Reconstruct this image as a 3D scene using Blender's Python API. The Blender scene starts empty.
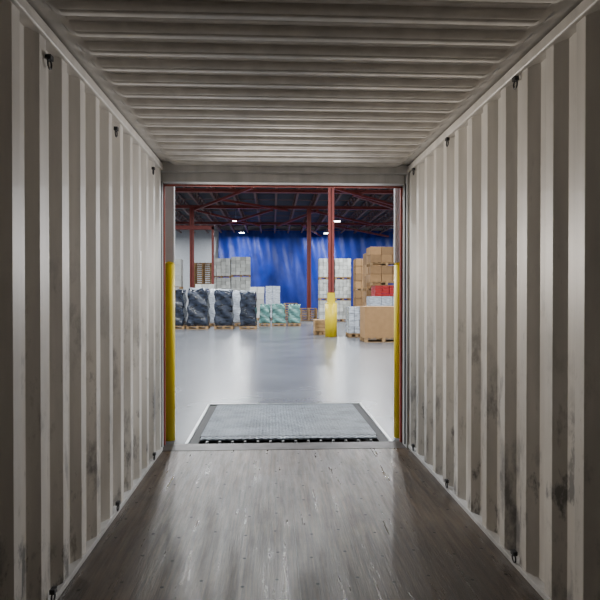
import bpy, bmesh, math, random
from mathutils import Vector, Matrix
random.seed(7)
scene = bpy.context.scene

# ------------------------------------------------------------ materials
def new_mat(name):
    m = bpy.data.materials.new(name); m.use_nodes = True
    nt = m.node_tree
    return m, nt, nt.nodes["Principled BSDF"]

def mat_plain(name, col, rough=0.6, metal=0.0, var=0.12, scale=6.0, bump=0.0, stretch=(1,1,1), emit=None, es=0, island=0.0, bdist=0.02):
    m, nt, b = new_mat(name)
    b.inputs["Roughness"].default_value = rough
    b.inputs["Metallic"].default_value = metal
    tc = nt.nodes.new("ShaderNodeTexCoord")
    mp = nt.nodes.new("ShaderNodeMapping"); mp.inputs["Scale"].default_value = stretch
    nt.links.new(tc.outputs["Object"], mp.inputs["Vector"])
    nz = nt.nodes.new("ShaderNodeTexNoise"); nz.inputs["Scale"].default_value = scale; nz.inputs["Detail"].default_value = 6
    nt.links.new(mp.outputs[0], nz.inputs["Vector"])
    r = nt.nodes.new("ShaderNodeValToRGB")
    r.color_ramp.elements[0].position = 0.3; r.color_ramp.elements[1].position = 0.7
    r.color_ramp.elements[0].color = [c*(1-var) for c in col]+[1]
    r.color_ramp.elements[1].color = [min(1,c*(1+var)) for c in col]+[1]
    nt.links.new(nz.outputs["Fac"], r.inputs["Fac"])
    out = r.outputs["Color"]
    if island:
        g = nt.nodes.new("ShaderNodeNewGeometry")
        mr = nt.nodes.new("ShaderNodeMapRange")
        mr.inputs["To Min"].default_value = 1-island; mr.inputs["To Max"].default_value = 1+island*0.6
        nt.links.new(g.outputs["Random Per Island"], mr.inputs["Value"])
        mx = nt.nodes.new("ShaderNodeVectorMath"); mx.operation = 'SCALE'
        nt.links.new(out, mx.inputs[0]); nt.links.new(mr.outputs[0], mx.inputs["Scale"])
        out = mx.outputs[0]
    nt.links.new(out, b.inputs["Base Color"])
    if bump:
        bp = nt.nodes.new("ShaderNodeBump"); bp.inputs["Strength"].default_value = bump; bp.inputs["Distance"].default_value = bdist
        nt.links.new(nz.outputs["Fac"], bp.inputs["Height"]); nt.links.new(bp.outputs[0], b.inputs["Normal"])
    if emit:
        b.inputs["Emission Color"].default_value = (*emit,1); b.inputs["Emission Strength"].default_value = es
    return m

def mat_container(name, col, dirty=True, rough=0.42):
    m, nt, b = new_mat(name)
    L = nt.links.new
    b.inputs["Roughness"].default_value = rough
    g = nt.nodes.new("ShaderNodeNewGeometry")
    mp = nt.nodes.new("ShaderNodeMapping"); mp.inputs["Scale"].default_value = (6,6,0.7)
    L(g.outputs["Position"], mp.inputs["Vector"])
    n1 = nt.nodes.new("ShaderNodeTexNoise"); n1.inputs["Scale"].default_value = 1.5; n1.inputs["Detail"].default_value = 8
    L(mp.outputs[0], n1.inputs["Vector"])
    r1 = nt.nodes.new("ShaderNodeValToRGB")
    r1.color_ramp.elements[0].position=0.3; r1.color_ramp.elements[1].position=0.7
    r1.color_ramp.elements[0].color=[c*0.80 for c in col]+[1]
    r1.color_ramp.elements[1].color=[c*1.06 for c in col]+[1]
    L(n1.outputs["Fac"], r1.inputs["Fac"])
    out = r1.outputs["Color"]
    if dirty:
        sx = nt.nodes.new("ShaderNodeSeparateXYZ"); L(g.outputs["Position"], sx.inputs[0])
        def layer(out, seed, scale, sc, p0, p1, zmin, zmax, amt, color):
            n2 = nt.nodes.new("ShaderNodeTexNoise"); n2.inputs["Scale"].default_value = scale; n2.inputs["Detail"].default_value = 8; n2.inputs["Roughness"].default_value=0.68
            mp2 = nt.nodes.new("ShaderNodeMapping"); mp2.inputs["Scale"].default_value=sc; mp2.inputs["Location"].default_value=(seed,seed,seed)
            L(g.outputs["Position"], mp2.inputs["Vector"]); L(mp2.outputs[0], n2.inputs["Vector"])
            r2 = nt.nodes.new("ShaderNodeValToRGB")
            r2.color_ramp.elements[0].position=p0; r2.color_ramp.elements[1].position=p1
            r2.color_ramp.elements[0].color=(0,0,0,1); r2.color_ramp.elements[1].color=(1,1,1,1)
            L(n2.outputs["Fac"], r2.inputs["Fac"])
            mr = nt.nodes.new("ShaderNodeMapRange"); mr.inputs["From Min"].default_value=zmax; mr.inputs["From Max"].default_value=zmin
            mr.inputs["To Min"].default_value=0.0; mr.inputs["To Max"].default_value=amt
            L(sx.outputs["Z"], mr.inputs["Value"])
            mu = nt.nodes.new("ShaderNodeMath"); mu.operation='MULTIPLY'
            L(r2.outputs["Color"], mu.inputs[0]); L(mr.outputs[0], mu.inputs[1])
            mx = nt.nodes.new("ShaderNodeMix"); mx.data_type='RGBA'
            L(mu.outputs[0], mx.inputs["Factor"]); L(out, mx.inputs["A"])
            mx.inputs["B"].default_value=color
            return mx.outputs["Result"]
        out = layer(out,0.0,2.6,(1,1.6,0.8),0.53,0.65,0.3,1.7,0.85,(0.09,0.09,0.10,1))
        out = layer(out,11.7,2.0,(1,1.8,0.9),0.57,0.63,0.3,1.9,0.9,(0.06,0.06,0.065,1))
        out = layer(out,7.3,1.1,(1,1,0.5),0.43,0.76,0.0,2.8,0.6,(0.20,0.185,0.165,1))
        out = layer(out,3.1,9.0,(1,1,0.35),0.60,0.68,0.2,3.0,0.65,(0.15,0.13,0.11,1))
    L(out, b.inputs["Base Color"])
    bp = nt.nodes.new("ShaderNodeBump"); bp.inputs["Strength"].default_value=0.12; bp.inputs["Distance"].default_value=0.01
    L(n1.outputs["Fac"], bp.inputs["Height"]); L(bp.outputs[0], b.inputs["Normal"])
    return m

def mat_plywood():
    m, nt, b = new_mat("worn_plywood"); L = nt.links.new
    g = nt.nodes.new("ShaderNodeNewGeometry")
    def noise(sc, scale, det=8, rg=0.6, loc=(0,0,0)):
        mp = nt.nodes.new("ShaderNodeMapping"); mp.inputs["Scale"].default_value = sc; mp.inputs["Location"].default_value=loc
        L(g.outputs["Position"], mp.inputs["Vector"])
        n = nt.nodes.new("ShaderNodeTexNoise"); n.inputs["Scale"].default_value=scale; n.inputs["Detail"].default_value=det; n.inputs["Roughness"].default_value=rg
        L(mp.outputs[0], n.inputs["Vector"]); return n
    def ramp(n,p0,c0,p1,c1):
        r = nt.nodes.new("ShaderNodeValToRGB")
        r.color_ramp.elements[0].position=p0; r.color_ramp.elements[1].position=p1
        r.color_ramp.elements[0].color=(*c0,1); r.color_ramp.elements[1].color=(*c1,1)
        L(n.outputs["Fac"], r.inputs["Fac"]); return r.outputs["Color"]
    def mul(a,bb,mode='MULTIPLY'):
        mx = nt.nodes.new("ShaderNodeMix"); mx.data_type='RGBA'; mx.blend_type=mode; mx.inputs["Factor"].default_value=1
        L(a, mx.inputs["A"]); L(bb, mx.inputs["B"]); return mx.outputs["Result"]
    a = noise((26,0.8,1),2.0,12,0.7)
    c = noise((1.5,0.8,1),1.6,10,0.7)
    col = ramp(a,0.36,(0.012,0.008,0.005),0.66,(0.100,0.070,0.046))
    col = mul(col, ramp(c,0.40,(0.45,0.42,0.40),0.62,(1.25,1.2,1.15)))
    L(col, b.inputs["Base Color"])
    c2 = noise((8,0.7,1),1.6,10,0.7,(9,2,0))
    rr = nt.nodes.new("ShaderNodeMapRange"); rr.inputs["From Min"].default_value=0.35; rr.inputs["From Max"].default_value=0.65
    rr.inputs["To Min"].default_value=0.24; rr.inputs["To Max"].default_value=0.50
    L(c2.outputs["Fac"], rr.inputs["Value"]); L(rr.outputs[0], b.inputs["Roughness"])
    b.inputs["IOR"].default_value=1.5
    b.inputs["Specular Tint"].default_value=(1.0,0.90,0.80,1)
    f = noise((40,2.0,1),2.2,10,0.7)
    bp = nt.nodes.new("ShaderNodeBump"); bp.inputs["Strength"].default_value=0.6; bp.inputs["Distance"].default_value=0.006
    L(f.outputs["Fac"], bp.inputs["Height"]); L(bp.outputs[0], b.inputs["Normal"])
    return m

M_WALL = mat_container("container_paint", (0.60,0.57,0.525))
M_CEIL = mat_container("container_roof_paint", (0.60,0.57,0.53), dirty=False)
M_FRAME = mat_container("container_frame_paint", (0.46,0.455,0.45), dirty=False)
M_RED = mat_plain("oxide_red_paint", (0.33,0.06,0.04), 0.5)
M_PLY = mat_plywood()
M_DARK = mat_plain("dark_steel", (0.03,0.03,0.033), 0.5, 0.3)
M_SCREW = mat_plain("worn_screw_steel", (0.012,0.011,0.010), 0.6, 0.2)
M_SILL = mat_plain("worn_sill_steel", (0.07,0.062,0.06), 0.5, 0.4, var=0.4)
M_STEEL = mat_plain("galvanised_steel", (0.35,0.36,0.37), 0.4, 0.8)
M_RUB = mat_plain("black_rubber", (0.012,0.012,0.013), 0.7)
M_YEL = mat_plain("safety_yellow", (0.98,0.76,0.01), 0.4, var=0.02)
M_YELB = mat_plain("yellow_plastic_sleeve", (0.70,0.52,0.0), 0.45, var=0.03)
M_WHITE = mat_plain("white_paint", (0.8,0.81,0.84), 0.5, var=0.05)
M_WFLOOR = mat_plain("polished_concrete", (0.125,0.132,0.147), 0.27, var=0.22, scale=0.9)
M_WCEIL = mat_plain("roof_deck", (0.05,0.05,0.055), 0.7)
M_JOIST = mat_plain("joist_steel", (0.18,0.095,0.085), 0.6)
M_COL = mat_plain("red_column_paint", (0.20,0.03,0.022), 0.5)
M_CURT = mat_plain("blue_tarpaulin", (0.0015,0.020,0.24), 0.55, var=0.4, scale=0.9, bump=0.7, bdist=0.2, stretch=(1,1,0.6))
M_WWALL = mat_plain("warehouse_wall_paint", (0.50,0.52,0.55), 0.7, var=0.05)
M_WOOD = mat_plain("pallet_wood", (0.36,0.22,0.10), 0.75, var=0.25, scale=5, island=0.25)
M_CARD = mat_plain("cardboard", (0.32,0.18,0.075), 0.75, var=0.1, island=0.3)
M_CARDL = mat_plain("light_carton", (0.52,0.53,0.50), 0.6, var=0.08, island=0.3)
M_WRAPD = mat_plain("dark_stretch_wrap", (0.018,0.024,0.040), 0.2, var=0.98, scale=5, bump=0.7, stretch=(1,1,2))
M_WRAPT = mat_plain("teal_stretch_wrap", (0.12,0.27,0.25), 0.2, var=0.6, scale=5, bump=0.6, stretch=(1,1,2.5))
M_WRAPW = mat_plain("clear_stretch_wrap", (0.45,0.49,0.55), 0.2, var=0.4, scale=6, bump=0.6, stretch=(1,1,3))
M_REDC = mat_plain("red_plastic", (0.38,0.012,0.012), 0.4)
M_LENS = mat_plain("lamp_lens", (0.9,0.9,0.9), 0.4, emit=(1.0,0.98,0.93), es=25)
M_STICK = mat_plain("sticker_vinyl", (0.78,0.78,0.76), 0.5)

def mat_tread():
    m, nt, b = new_mat("tread_plate"); L = nt.links.new
    b.inputs["Metallic"].default_value=0.5; b.inputs["Roughness"].default_value=0.34
    g = nt.nodes.new("ShaderNodeNewGeometry")
    n = nt.nodes.new("ShaderNodeTexNoise"); n.inputs["Scale"].default_value=3; n.inputs["Detail"].default_value=10; n.inputs["Roughness"].default_value=0.7
    L(g.outputs["Position"], n.inputs["Vector"])
    r = nt.nodes.new("ShaderNodeValToRGB")
    r.color_ramp.elements[0].position=0.35; r.color_ramp.elements[1].position=0.65
    r.color_ramp.elements[0].color=(0.035,0.045,0.058,1); r.color_ramp.elements[1].color=(0.14,0.165,0.195,1)
    L(n.outputs["Fac"], r.inputs["Fac"]); L(r.outputs["Color"], b.inputs["Base Color"])
    v = nt.nodes.new("ShaderNodeTexVoronoi"); v.inputs["Scale"].default_value=20; v.inputs["Randomness"].default_value=0.1
    mp = nt.nodes.new("ShaderNodeMapping"); mp.inputs["Rotation"].default_value=(0,0,math.radians(45)); mp.inputs["Scale"].default_value=(1,1.5,1)
    L(g.outputs["Position"], mp.inputs["Vector"]); L(mp.outputs[0], v.inputs["Vector"])
    bp = nt.nodes.new("ShaderNodeBump"); bp.invert=True; bp.inputs["Strength"].default_value=1.0; bp.inputs["Distance"].default_value=0.03
    L(v.outputs["Distance"], bp.inputs["Height"]); L(bp.outputs[0], b.inputs["Normal"])
    return m
M_TREAD = mat_tread()

# ------------------------------------------------------------ mesh helpers
def add_box(bm, x0,x1,y0,y1,z0,z1, mi=0):
    vs=[bm.verts.new(p) for p in [(x0,y0,z0),(x1,y0,z0),(x1,y1,z0),(x0,y1,z0),(x0,y0,z1),(x1,y0,z1),(x1,y1,z1),(x0,y1,z1)]]
    for f in [(0,3,2,1),(4,5,6,7),(0,1,5,4),(1,2,6,5),(2,3,7,6),(3,0,4,7)]:
        fc=bm.faces.new([vs[i] for i in f]); fc.material_index=mi

def add_bar(bm, a, b, w, mi=0):
    a=Vector(a); b=Vector(b); d=(b-a).normalized()
    up = Vector((0,0,1)) if abs(d.z)<0.9 else Vector((1,0,0))
    s=d.cross(up).normalized()*w/2; t=d.cross(s).normalized()*w/2
    r=[]
    for p in (a,b):
        r.append([bm.verts.new(p+s+t),bm.verts.new(p-s+t),bm.verts.new(p-s-t),bm.verts.new(p+s-t)])
    for i in range(4):
        f=bm.faces.new([r[0][i],r[0][(i+1)%4],r[1][(i+1)%4],r[1][i]]); f.material_index=mi
    f=bm.faces.new(r[0][::-1]); f.material_index=mi
    f=bm.faces.new(r[1]); f.material_index=mi

def add_cyl(bm, c, r1, r2, z0, z1, n=32, mi=0):
    lo=[];hi=[]
    for i in range(n):
        a=2*math.pi*i/n
        lo.append(bm.verts.new((c[0]+r1*math.cos(a),c[1]+r1*math.sin(a),z0)))
        hi.append(bm.verts.new((c[0]+r2*math.cos(a),c[1]+r2*math.sin(a),z1)))
    for i in range(n):
        f=bm.faces.new([lo[i],lo[(i+1)%n],hi[(i+1)%n],hi[i]]); f.material_index=mi; f.smooth=True
    f=bm.faces.new(lo[::-1]); f.material_index=mi
    f=bm.faces.new(hi); f.material_index=mi

def finish(bm, name, mats, parent=None, bevel=0, smooth=False, loc=None):
    bmesh.ops.recalc_face_normals(bm, faces=bm.faces)
    me=bpy.data.meshes.new(name); bm.to_mesh(me); bm.free()
    for m in (mats if isinstance(mats,(list,tuple)) else [mats]): me.materials.append(m)
    ob=bpy.data.objects.new(name, me); scene.collection.objects.link(ob)
    if smooth:
        for p in me.polygons: p.use_smooth=True
    if bevel:
        md=ob.modifiers.new("bevel",'BEVEL'); md.width=bevel; md.segments=2; md.limit_method='ANGLE'
    if parent: ob.parent=parent
    if loc: ob.location=loc
    return ob

def empty(name, loc=(0,0,0)):
    e=bpy.data.objects.new(name,None); scene.collection.objects.link(e); e.location=loc; e.empty_display_size=0.1
    return e

# ------------------------------------------------------------ container
XL, XR = -1.045, 1.320
Y0, Y1 = -6.3, 5.52
H = 2.72
def corrugated_wall(name, xin, sgn):
    bm=bmesh.new()
    pitch=0.278; prof=[(0,0),(0.072,0),(0.140,1),(0.210,1)]
    pts=[]; y=Y1
    while y>Y0:
        for dy,o in prof:
            yy=y-dy
            if yy<Y0: break
            pts.append((xin+sgn*0.040*o, yy))
        y-=pitch
    lo=[bm.verts.new((p[0],p[1],0.0)) for p in pts]; hi=[bm.verts.new((p[0],p[1],2.66)) for p in pts]
    for i in range(len(pts)-1):
        bm.faces.new([lo[i],lo[i+1],hi[i+1],hi[i]])
    ob=finish(bm,name,M_WALL,bevel=0)
    md=ob.modifiers.new("sheet",'SOLIDIFY'); md.thickness=0.004; md.offset=0
    md=ob.modifiers.new("bevel",'BEVEL'); md.width=0.006; md.segments=2; md.limit_method='ANGLE'; md.angle_limit=0.4
    return ob
wl=corrugated_wall("wall_left",XL,-1)
wr=corrugated_wall("wall_right",XR,1)

bm=bmesh.new()
add_box(bm,XL-0.08,XR+0.08,Y0-0.05,Y0,0,H)
finish(bm,"wall_rear",M_WALL)

bm=bmesh.new()
pitch=0.209; ys=[]
prof=[(0,0),(0.06,0),(0.085,0.5),(0.105,1),(0.165,1),(0.187,0.5)]
y=Y1
while y>Y0:
    for dy,o in prof:
        ys.append((y-dy,o))
    y-=pitch
x0=XL-0.08; x1=XR+0.08
def side(x):
    d=min(x-(XL+0.08),(XR-0.08)-x)
    t=max(0,min(1,d/0.07)); return math.sin(t*math.pi/2)
xl=[x0,XL+0.02,XL+0.06]+[XL+0.08+0.012*i for i in range(7)]+[XL+0.2,0.0]
xr=[XR-0.2]+[XR-0.08-0.012*i for i in range(6,-1,-1)]+[XR-0.06,XR-0.02,x1]
xs=xl+xr
rows=[]
for (yy,o) in ys:
    rows.append([bm.verts.new((x,yy,H-0.028*(1-o)*side(x)+0.0)) for x in xs])
for i in range(len(rows)-1):
    for j in range(len(xs)-1):
        f=bm.faces.new([rows[i][j],rows[i][j+1],rows[i+1][j+1],rows[i+1][j]]); f.smooth=True
ob=finish(bm,"ceiling",M_CEIL)
md=ob.modifiers.new("es",'EDGE_SPLIT'); md.split_angle=math.radians(25)
md=ob.modifiers.new("sheet",'SOLIDIFY'); md.thickness=0.004; md.offset=1

for n,(a,b) in enumerate([(XL-0.08,XL+0.022),(XR-0.022,XR+0.08)]):
    bm=bmesh.new(); add_box(bm,a,b,Y0,Y1+0.02,2.645,2.705)
    finish(bm,"trim_%d"%(n+1),M_CEIL,bevel=0.008)
for n,(a,b) in enumerate([(XL-0.08,XL+0.012),(XR-0.012,XR+0.08)]):
    bm=bmesh.new(); add_box(bm,a,b,Y0,Y1+0.02,0.0,0.03)
    finish(bm,"baseboard_%s"%("left","right")[n],M_FRAME,bevel=0.003)

bm=bmesh.new()
edges=[Y0,-4.9,-2.5,-0.1,2.3,4.74,Y1-0.02]
cx=[XL-0.08,0.14,XR+0.08]
for i in range(len(edges)-1):
    for j in range(2):
        add_box(bm,cx[j]+0.0008,cx[j+1]-0.0008,edges[i]+0.0008,edges[i+1]-0.0008,-0.03,0.0)
fl=finish(bm,"floor",M_PLY)
bm=bmesh.new(); add_box(bm,XL-0.08,XR+0.08,Y0,Y1,-0.06,-0.031)
finish(bm,"subfloor",M_DARK,parent=fl)
bm=bmesh.new()
y=Y1-0.12
while y>-1:
    for k in range(12):
        if random.random()<0.15: continue
        x=XL+0.1+k*0.196+random.uniform(-0.02,0.02)
        yy=y+(0.03 if k%2 else -0.03)+random.uniform(-0.012,0.012)
        add_cyl(bm,(x,yy),0.0095,0.0095,-0.001,0.0008,10)
    y-=0.305
finish(bm,"floor_screws",M_SCREW,parent=fl)

df=empty("container_door_frame")
bm=bmesh.new()
yA,yB=Y1,5.72
add_box(bm,XL-0.14,-1.058,yA,yB,-0.05,2.78)
add_box(bm,1.296,XR+0.14,yA,yB,-0.05,2.78)
add_box(bm,XL,XR,yA,yB,2.635,2.78)
add_box(bm,-1.05,1.292,yA+0.07,yB,2.55,2.64)
finish(bm,"frame",M_FRAME,parent=df,bevel=0.006)
bm=bmesh.new()
add_box(bm,-1.08,-1.046,yB,yB+0.035,0,2.56)
add_box(bm,1.276,1.32,yB,yB+0.035,0,2.56)
add_box(bm,-1.08,1.32,yB,yB+0.035,2.535,2.58)
finish(bm,"red_edge",M_RED,parent=df,bevel=0.003)
bm=bmesh.new(); add_box(bm,-1.05,1.29,yA-0.018,yB+0.03,-0.03,0.003)
finish(bm,"sill_plate",M_SILL,parent=df,bevel=0.002)
bm=bmesh.new()
add_box(bm,-1.058,-1.048,yA+0.05,yA+0.07,0.02,2.55); add_box(bm,1.286,1.296,yA+0.05,yA+0.07,0.02,2.55)
finish(bm,"gasket",M_RUB,parent=df)

def lashing(x,y,z,s):
    e=empty("lashing_ring",(x,y,z))
    bm=bmesh.new()
    R=0.022; r=0.0045; n=20
    rings=[]
    for i in range(n):
        a=2*math.pi*i/n; c=Vector((0,math.cos(a)*R,math.sin(a)*R-0.02))
        d=Vector((0,math.cos(a),math.sin(a)))
        rings.append([bm.verts.new(c+d*r*math.cos(t)+Vector((1,0,0))*r*math.sin(t)) for t in [2*math.pi*k/8 for k in range(8)]])
    for i in range(n):
        for k in range(8):
            f=bm.faces.new([rings[i][k],rings[(i+1)%n][k],rings[(i+1)%n][(k+1)%8],rings[i][(k+1)%8]]); f.smooth=True
    add_box(bm,-0.012,0.012,-0.018,0.018,-0.002,0.02)
    o=finish(bm,"ring",M_DARK,parent=e)
    o.location=(s*0.012,0,0)
for y in (1.5,2.75,3.9,5.1):
    lashing(XL+0.004,y,2.56,1); lashing(XL+0.004,y+0.02,0.07,1)
for y in (1.85,3.06,4.27,5.3):
    lashing(XR-0.004,y,2.62,-1); lashing(XR-0.004,y,0.07,-1)

bm=bmesh.new(); add_box(bm,XL+0.0025,XL+0.005,4.625,4.685,1.52,1.82)
finish(bm,"wall_sticker",M_STICK)

# ------------------------------------------------------------ dock
WX0,WX1,WY0,WY1,WH=-22.0,24.0,5.98,55.0,8.0
a,b=-1.085,1.365
bm=bmesh.new(); add_box(bm,WX0,a,5.84,WY0,-0.0,WH); finish(bm,"wall_dock_left",M_WWALL)
bm=bmesh.new(); add_box(bm,b,WX1,5.84,WY0,0,WH); finish(bm,"wall_dock_right",M_WWALL)
bm=bmesh.new(); add_box(bm,a,b,5.84,WY0,2.85,WH); finish(bm,"wall_dock_header",M_WWALL)
ds=empty("dock_seal")
bm=bmesh.new(); add_box(bm,-1.45,1.75,5.74,5.835,2.80,3.1); finish(bm,"head_pad",M_RUB,parent=ds,bevel=0.02)
bm=bmesh.new()
add_box(bm,-1.55,-1.195,5.56,5.835,-0.1,3.0); add_box(bm,1.47,1.85,5.56,5.835,-0.1,3.0)
finish(bm,"side_pads",M_RUB,parent=ds,bevel=0.02)

for xc in (-1.033,1.308):
    e=empty("dock_door_track",(xc,5.93,0)); r=0.050
    bm=bmesh.new(); add_box(bm,-r,r,-0.03,0.03,1.80,2.84)
    finish(bm,"track",M_WHITE,parent=e,bevel=0.012)
    bm=bmesh.new(); add_cyl(bm,(0,0),r,r,0,1.78,36); add_cyl(bm,(0,0),r,r*0.6,1.78,1.81,36)
    finish(bm,"guard",M_YEL,parent=e)

LX0,LX1,LY0,LY1=-0.73,1.08,5.85,7.80
lv=empty("dock_leveler")
bm=bmesh.new()
def quadslab(x0,x1,y0,y1,z0,z1,t):
    vs=[bm.verts.new(p) for p in [(x0,y0,z0-t),(x1,y0,z0-t),(x1,y1,z1-t),(x0,y1,z1-t),(x0,y0,z0),(x1,y0,z0),(x1,y1,z1),(x0,y1,z1)]]
    for f in [(0,3,2,1),(4,5,6,7),(0,1,5,4),(1,2,6,5),(2,3,7,6),(3,0,4,7)]: bm.faces.new([vs[i] for i in f])
quadslab(LX0,LX1,5.945,LY1,0.03,0.0,0.02)
quadslab(LX0+0.01,LX1-0.01,LY0,5.935,0.022,0.03,0.02)
finish(bm,"deck_plate",M_TREAD,parent=lv,bevel=0.003)
bm=bmesh.new()
add_cyl(bm,(0,0),0.014,0.014,-(LX1-LX0)/2,(LX1-LX0)/2,16)
o=finish(bm,"lip_hinge",M_DARK,parent=lv); o.rotation_euler=(0,math.pi/2,0); o.location=((LX0+LX1)/2,5.94,0.018)
bm=bmesh.new()
for i in range(14):
    x=LX0+0.08+i*(LX1-LX0-0.16)/13
    add_box(bm,x-0.012,x+0.012,LY0-0.05,LY0+0.02,-0.05,0.006)
finish(bm,"lip_lugs",M_STEEL,parent=lv,bevel=0.003)
bm=bmesh.new()
G=0.10
for xa,xb in ((LX0-G,LX0-0.004),(LX1+0.004,LX1+G)):
    add_box(bm,xa,xb,LY0-0.08,LY1,-0.10,-0.012)
add_box(bm,LX0-G-0.03,LX1+G+0.03,5.752,LY1+0.04,-0.14,-0.10)
finish(bm,"pit_seal",M_RUB,parent=lv)
bm=bmesh.new()
add_box(bm,LX0-G-0.03,LX0-G,5.76,LY1+0.05,-0.1,0.004); add_box(bm,LX1+G,LX1+G+0.03,5.76,LY1+0.05,-0.1,0.004)
add_box(bm,LX0-G-0.03,LX1+G+0.03,LY1+0.015,LY1+0.05,-0.1,0.004)
finish(bm,"curb_angle",M_STEEL,parent=lv)

bm=bmesh.new()
P0,P1=LX0-G-0.03,LX1+G+0.03
add_box(bm,WX0,P0,5.84,WY1,-0.15,0); add_box(bm,P1,WX1,5.84,WY1,-0.15,0)
add_box(bm,P0,P1,LY1+0.05,WY1,-0.15,0)
add_box(bm,-1.07,P0,5.752,5.84,-0.15,0); add_box(bm,P1,1.35,5.752,5.84,-0.15,0)
finish(bm,"warehouse_floor",M_WFLOOR)
bm=bmesh.new()
add_box(bm,WX0-0.2,WX0,5.84,WY1,0,WH); finish(bm,"wall_warehouse_left",M_WWALL)
bm=bmesh.new()
add_box(bm,WX1,WX1+0.2,5.84,WY1,0,WH); finish(bm,"wall_warehouse_right",M_WWALL)
bm=bmesh.new()
add_box(bm,WX0,WX1,WY1,WY1+0.2,0,WH); finish(bm,"wall_warehouse_far",M_WWALL)
bm=bmesh.new()
add_box(bm,WX0,WX1,5.84,WY1,WH,WH+0.1); finish(bm,"warehouse_ceiling",M_WCEIL)

# joists
bm=bmesh.new()
x=-21
while x<23.5:
    add_box(bm,x-0.05,x+0.05,6.1,54.9,7.86,7.96)
    add_box(bm,x-0.06,x+0.06,6.1,54.9,7.28,7.38)
    y=6.1
    while y<54:
        add_bar(bm,(x,y,7.34),(x,y+0.6,7.88),0.045); add_bar(bm,(x,y+0.6,7.88),(x,y+1.2,7.34),0.045)
        y+=1.2
    x+=1.25
y=24
while y<54:
    add_box(bm,-21,23,y-0.02,y+0.02,7.34,7.38); y+=2.4
finish(bm,"roof_joists",M_JOIST)
bm=bmesh.new()
for y in (20.3,32.0,38.0,46.5):
    add_box(bm,WX0,WX1,y-0.13,y+0.13,7.1,7.14); add_box(bm,WX0,WX1,y-0.13,y+0.13,7.24,7.28); add_box(bm,WX0,WX1,y-0.02,y+0.02,7.12,7.26)
for (xa,ya,xb,yb) in ((2.4,38,8.5,46),(4.5,32,14,46),(3.2,30,9.5,38),(7.5,46,14,38),(-5.2,38,-1,46.5),(-3,34,1,38),(5,46.5,11,54.5),(2.4,46,4.6,54.5),(-1,30,-5,38),(0,38,-4,46.5),(0.5,46.5,3,38)):
    add_bar(bm,(xa,ya,7.02),(xb,yb,7.02),0.13)
finish(bm,"roof_girders",M_COL)

def column(x,y,w,z1=7.1,guard=False):
    e=empty("steel_column",(x,y,0))
    bm=bmesh.new(); h=w/2; t=w*0.12
    add_box(bm,-h,h,-h,-h+t,0.02,z1); add_box(bm,-h,h,h-t,h,0.02,z1); add_box(bm,-t/2,t/2,-h,h,0.02,z1)
    add_box(bm,-h*1.6,h*1.6,-h*1.6,h*1.6,0,0.025)
    finish(bm,"shaft",M_COL,parent=e)
column(2.07,20.3,0.20); column(2.42,38,0.26); column(-5.2,38,0.26); column(10.0,38,0.26); column(-13,38,0.26); column(-5.2,20.3,0.2)
column(-10.0,20.3,0.2)
bm=bmesh.new(); add_box(bm,-13,-3.75,37.7,37.85,5.7,5.95); add_box(bm,-3.9,-3.75,37.7,37.85,0,5.9)
finish(bm,"mezzanine_beam",M_COL)
bm=bmesh.new()
add_cyl(bm,(0,0),0.21,0.21,0,1.17,40); add_cyl(bm,(0,0),0.21,0.17,1.17,1.21,40)
add_box(bm,-0.125,0.125,-0.125,0.125,1.2,1.55)
finish(bm,"column_guard",M_YELB,loc=(2.07,20.3,0.0))

bm=bmesh.new()
nx,nz=200,28; X0,X1=-5.0,11.5
g=[]
for i in range(nx+1):
    col=[]
    x=X0+(X1-X0)*i/nx
    top=7.75-0.25*abs(math.sin(x*0.55))
    for k in range(nz+1):
        z=0.05+(top-0.05)*k/nz
        yy=54.55+0.10*math.sin(x*1.9+0.9*math.sin(z*0.8))+0.06*math.sin(x*6.3+z*0.9)+0.12*math.sin(z*1.1+x*1.2)
        col.append(bm.verts.new((x,yy,z)))
    g.append(col)
for i in range(nx):
    for k in range(nz): bm.faces.new([g[i][k],g[i+1][k],g[i+1][k+1],g[i][k+1]])
finish(bm,"blue_tarpaulin_curtain",M_CURT,smooth=True)

# ------------------------------------------------------------ goods
def pallet_mesh(bm,w,d,z=0,mi=0):
    for k in range(3):
        x=-w/2+0.05+k*(w-0.1)/2
        for j in range(3):
            y=-d/2+0.06+j*(d-0.12)/2
            add_box(bm,x-0.05,x+0.05,y-0.06,y+0.06,z+0.02,z+0.10,mi)
    for j in range(3):
        y=-d/2+0.06+j*(d-0.12)/2
        add_box(bm,-w/2,w/2,y-0.05,y+0.05,z,z+0.02,mi)
        add_box(bm,-w/2,w/2,y-0.05,y+0.05,z+0.10,z+0.12,mi)
    n=7
    for k in range(n):
        x=-w/2+0.05+k*(w-0.1)/(n-1)
        add_box(bm,x-0.045,x+0.045,-d/2,d/2,z+0.12,z+0.14,mi)

def pallet(parent,w,d,z=0):
    bm=bmesh.new(); pallet_mesh(bm,w,d,z); return finish(bm,"pallet",M_WOOD,parent=parent)

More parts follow.
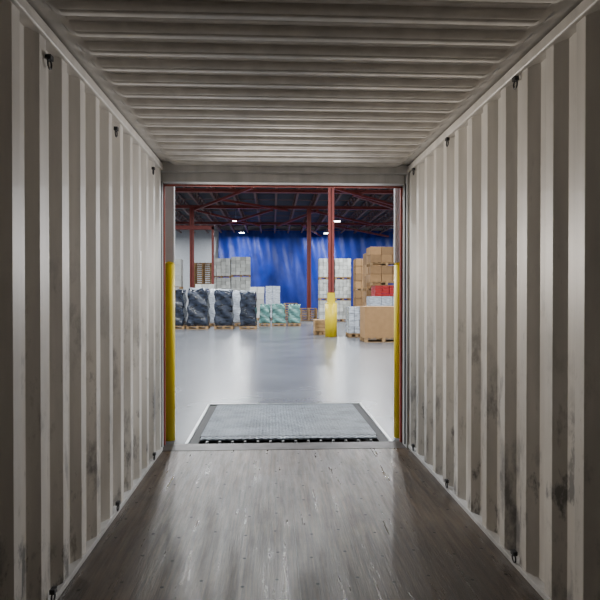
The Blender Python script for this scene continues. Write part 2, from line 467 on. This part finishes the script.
def wrapped(x0,x1,y,h,mat,name,depth=1.0,top=None):
    w=x1-x0; e=empty(name,((x0+x1)/2,y+depth/2,0)); pallet(e,w,depth)
    bm=bmesh.new()
    bmesh.ops.create_cube(bm,size=1)
    bmesh.ops.subdivide_edges(bm,edges=bm.edges,cuts=9,use_grid_fill=True)
    ph=random.uniform(0,9); lean=random.uniform(-0.03,0.03); tap=random.uniform(0.02,0.10)
    for v in bm.verts:
        c=v.co
        t=c.z+0.5
        amp=0.035
        dx=amp*math.sin(t*17+ph+c.y*5)*(1 if c.x>0 else -1)*min(1,abs(c.x)*2)+lean*t
        dy=amp*math.sin(t*14+ph*2+c.x*6)*(1 if c.y>0 else -1)*min(1,abs(c.y)*2)
        v.co=Vector((c.x*(w-0.06)*(1-tap*t)+dx, c.y*(depth-0.06)*(1-0.05*t)+dy, 0.14+t*(h-0.14)+ (0.05*math.sin(c.x*9+ph)*math.cos(c.y*7) if t>0.95 else 0)))
    finish(bm,"load",mat,parent=e,smooth=True,bevel=0)
    if top:
        bm=bmesh.new(); add_box(bm,-w*0.40,w*0.40,-depth*0.42,depth*0.42,h-0.03,h+0.06)
        finish(bm,"cap",top,parent=e,bevel=0.02)
    return e
def cartons(x0,x1,y,z0,z1,nx,nz,mat,name,depth=1.0,ny=2,pal=True,tiers=1):
    w=x1-x0; e=empty(name,((x0+x1)/2,y+depth/2,z0))
    Ht=(z1-z0)/tiers
    bmp=bmesh.new(); bm=bmesh.new()
    for t in range(tiers):
        zb=t*Ht; zs=zb
        if pal: pallet_mesh(bmp,w,depth,zb); zs=zb+0.14
        per=max(1,nz//tiers)
        ch=(zb+Ht-zs)/per; cw=w/nx; cd=depth/ny
        for k in range(per):
            for i in range(nx):
                for j in range(ny):
                    ox=random.uniform(-.008,.008); oy=random.uniform(-.012,.012)
                    add_box(bm,-w/2+i*cw+0.008+ox,-w/2+(i+1)*cw-0.008+ox,-depth/2+j*cd+0.008+oy,-depth/2+(j+1)*cd-0.008+oy,zs+k*ch+0.001,zs+(k+1)*ch-0.006)
    if pal: finish(bmp,"pallet",M_WOOD,parent=e)
    else: bmp.free()
    finish(bm,"cartons",mat,parent=e,bevel=0.006)
    return e
def pallet_stack(x0,x1,y,n,depth=1.0):
    bm=bmesh.new(); w=x1-x0
    for k in range(n): pallet_mesh(bm,w,depth,k*0.142)
    return finish(bm,"pallet_stack",M_WOOD,loc=((x0+x1)/2,y+depth/2,0))

wrapped(-4.75,-3.78,25.2,1.68,M_WRAPD,"wrapped_pallet_load")
wrapped(-3.66,-2.74,25,1.72,M_WRAPD,"wrapped_pallet_load",top=M_WRAPW)
wrapped(-2.50,-1.68,25.1,1.66,M_WRAPD,"wrapped_pallet_load",top=M_WRAPW)
wrapped(-1.40,-0.66,24.9,1.60,M_WRAPD,"wrapped_pallet_load",top=M_WRAPW)
wrapped(-5.9,-5.0,25,1.6,M_WRAPD,"wrapped_pallet_load")
wrapped(-3.4,-2.4,27.4,1.72,M_WRAPW,"wrapped_pallet_load")
wrapped(-2.2,-1.2,27.4,1.65,M_WRAPW,"wrapped_pallet_load")
wrapped(-0.62,-0.08,27.4,1.0,M_WRAPT,"wrapped_pallet_load")
wrapped(0.0,0.66,27.4,1.02,M_WRAPT,"wrapped_pallet_load")
wrapped(0.76,1.36,27.4,1.0,M_WRAPT,"wrapped_pallet_load")
pallet_stack(-5.35,-4.15,40,26,1.1)
cartons(-6.9,-5.6,36,0,3.7,3,10,M_CARDL,"carton_stack",tiers=2)
cartons(-3.98,-2.74,38.5,0,3.9,4,15,M_CARDL,"carton_stack",tiers=3)
cartons(-2.70,-1.44,38.5,0,4.0,4,15,M_CARDL,"carton_stack",tiers=3)
cartons(-4.4,-3.3,33.5,0,2.1,3,6,M_CARDL,"carton_stack")
cartons(-1.30,-0.45,34,0,1.95,2,5,M_CARDL,"carton_stack")
cartons(-0.38,0.47,34,0,2.0,2,5,M_WRAPW,"carton_stack")
pallet_stack(1.62,2.60,33.2,5)
pallet_stack(0.7,1.5,34,7)
cartons(2.62,3.45,32,0,3.5,4,15,M_CARDL,"carton_stack",tiers=3)
cartons(3.49,4.38,32,0,3.5,4,15,M_CARDL,"carton_stack",tiers=3)
cartons(4.42,5.05,30.5,0,3.4,2,8,M_CARD,"carton_stack",tiers=2)
cartons(4.06,4.70,24.8,0,3.3,2,6,M_CARD,"carton_stack",tiers=2)
e=cartons(3.95,5.3,23.2,0,1.42,3,4,M_WRAPW,"carton_stack")
cartons(4.15,5.3,23.2,1.42,1.86,4,4,M_REDC,"red_crate_stack",pal=False)
cartons(3.95,5.3,23.2,1.86,3.42,3,4,M_CARD,"carton_stack",tiers=2)
cartons(2.86,4.05,17.8,0,1.12,1,1,M_CARD,"carton_stack",ny=1)
cartons(4.15,5.2,17.8,0,1.12,1,1,M_CARD,"carton_stack",ny=1)
cartons(2.66,3.22,20.0,0,1.06,3,4,M_WRAPW,"carton_stack",depth=0.9)
cartons(1.56,1.98,21.2,0,0.56,1,3,M_WOOD,"wooden_crate",depth=0.8,ny=1)

# ------------------------------------------------------------ lamps
def highbay(x,y,power):
    e=empty("high_bay_lamp",(x,y,7.0))
    bm=bmesh.new(); add_cyl(bm,(0,0),0.26,0.10,0.03,0.2,24); add_cyl(bm,(0,0),0.02,0.02,0.2,1.0,8)
    finish(bm,"housing",M_STEEL,parent=e)
    bm=bmesh.new(); add_cyl(bm,(0,0),0.23,0.23,0.0,0.03,24); finish(bm,"lens",M_LENS,parent=e)
    ld=bpy.data.lights.new("lamp_light",'AREA'); ld.shape='DISK'; ld.size=0.5; ld.energy=power; ld.color=(0.94,0.975,1.0)
    lo=bpy.data.objects.new("light",ld); scene.collection.objects.link(lo); lo.parent=e; lo.location=(0,0,-0.02)
for y in (9.5,16,23,29.5,43.5,52):
    for x in (-12.5,-2.7,4.9,14.5):
        highbay(x,y,650)

def add_fill_lamp(x,y,z,wallx,target,power,color):  # invented spot on a stand, hidden beside the door, added to brighten the container
    e=empty("added_fill_lamp",(x,y,0))
    d=(Vector(target)-Vector((x,y,z))).normalized()
    q=d.to_track_quat('-Z','Y')
    bm=bmesh.new(); add_cyl(bm,(0,0),0.10,0.06,0.0,0.16,28); add_cyl(bm,(0,0),0.115,0.115,-0.02,0.0,28)
    o=finish(bm,"head",M_YEL,parent=e,loc=(0,0,z)); o.rotation_mode='QUATERNION'; o.rotation_quaternion=q
    bm=bmesh.new(); add_cyl(bm,(0,0),0.09,0.09,-0.028,-0.02,28)
    o=finish(bm,"lens",M_LENS,parent=e,loc=(0,0,z)); o.rotation_mode='QUATERNION'; o.rotation_quaternion=q
    bm=bmesh.new()
    wx=wallx-x; wy=6.03-y
    add_bar(bm,(0,0.0,z+0.09),(wx,wy,z+0.12),0.03); add_bar(bm,(0,0,z+0.02),(0,0,z+0.1),0.03)
    add_bar(bm,(wx,wy,0.02),(wx,wy,z+0.16),0.05)
    add_box(bm,wx-0.08,wx+0.08,wy-0.04,wy+0.08,0.0,0.02)
    finish(bm,"post_arm",M_YEL,parent=e)
    ld=bpy.data.lights.new("fill_spot",'SPOT'); ld.spot_size=math.radians(70); ld.spot_blend=1.0; ld.energy=power; ld.color=color; ld.shadow_soft_size=0.09
    lo=bpy.data.objects.new("light",ld); scene.collection.objects.link(lo); lo.parent=e
    lo.rotation_mode='QUATERNION'; lo.rotation_quaternion=q; lo.location=Vector((0,0,z))+d*0.06
add_fill_lamp(-1.36,6.65,1.95,-1.6,(1.2,3.6,1.85),450,(1.0,0.91,0.80))  # added warm fill for the right wall, out of view
add_fill_lamp(1.68,6.65,1.95,1.9,(-0.95,3.6,1.85),370,(1.0,0.97,0.95))  # added cooler fill for the left wall, out of view

w=bpy.data.worlds.new("world"); scene.world=w; w.use_nodes=True
w.node_tree.nodes["Background"].inputs[0].default_value=(0.5,0.55,0.6,1)
w.node_tree.nodes["Background"].inputs[1].default_value=0.05

cd=bpy.data.cameras.new("camera"); cam=bpy.data.objects.new("camera",cd); scene.collection.objects.link(cam)
cd.sensor_width=36; cd.lens=580/600*36; cd.clip_start=0.05; cd.clip_end=200
cam.location=(0,0,1.47)
cam.rotation_euler=(math.radians(90-0.49),0,math.radians(-2.76))
scene.camera=cam
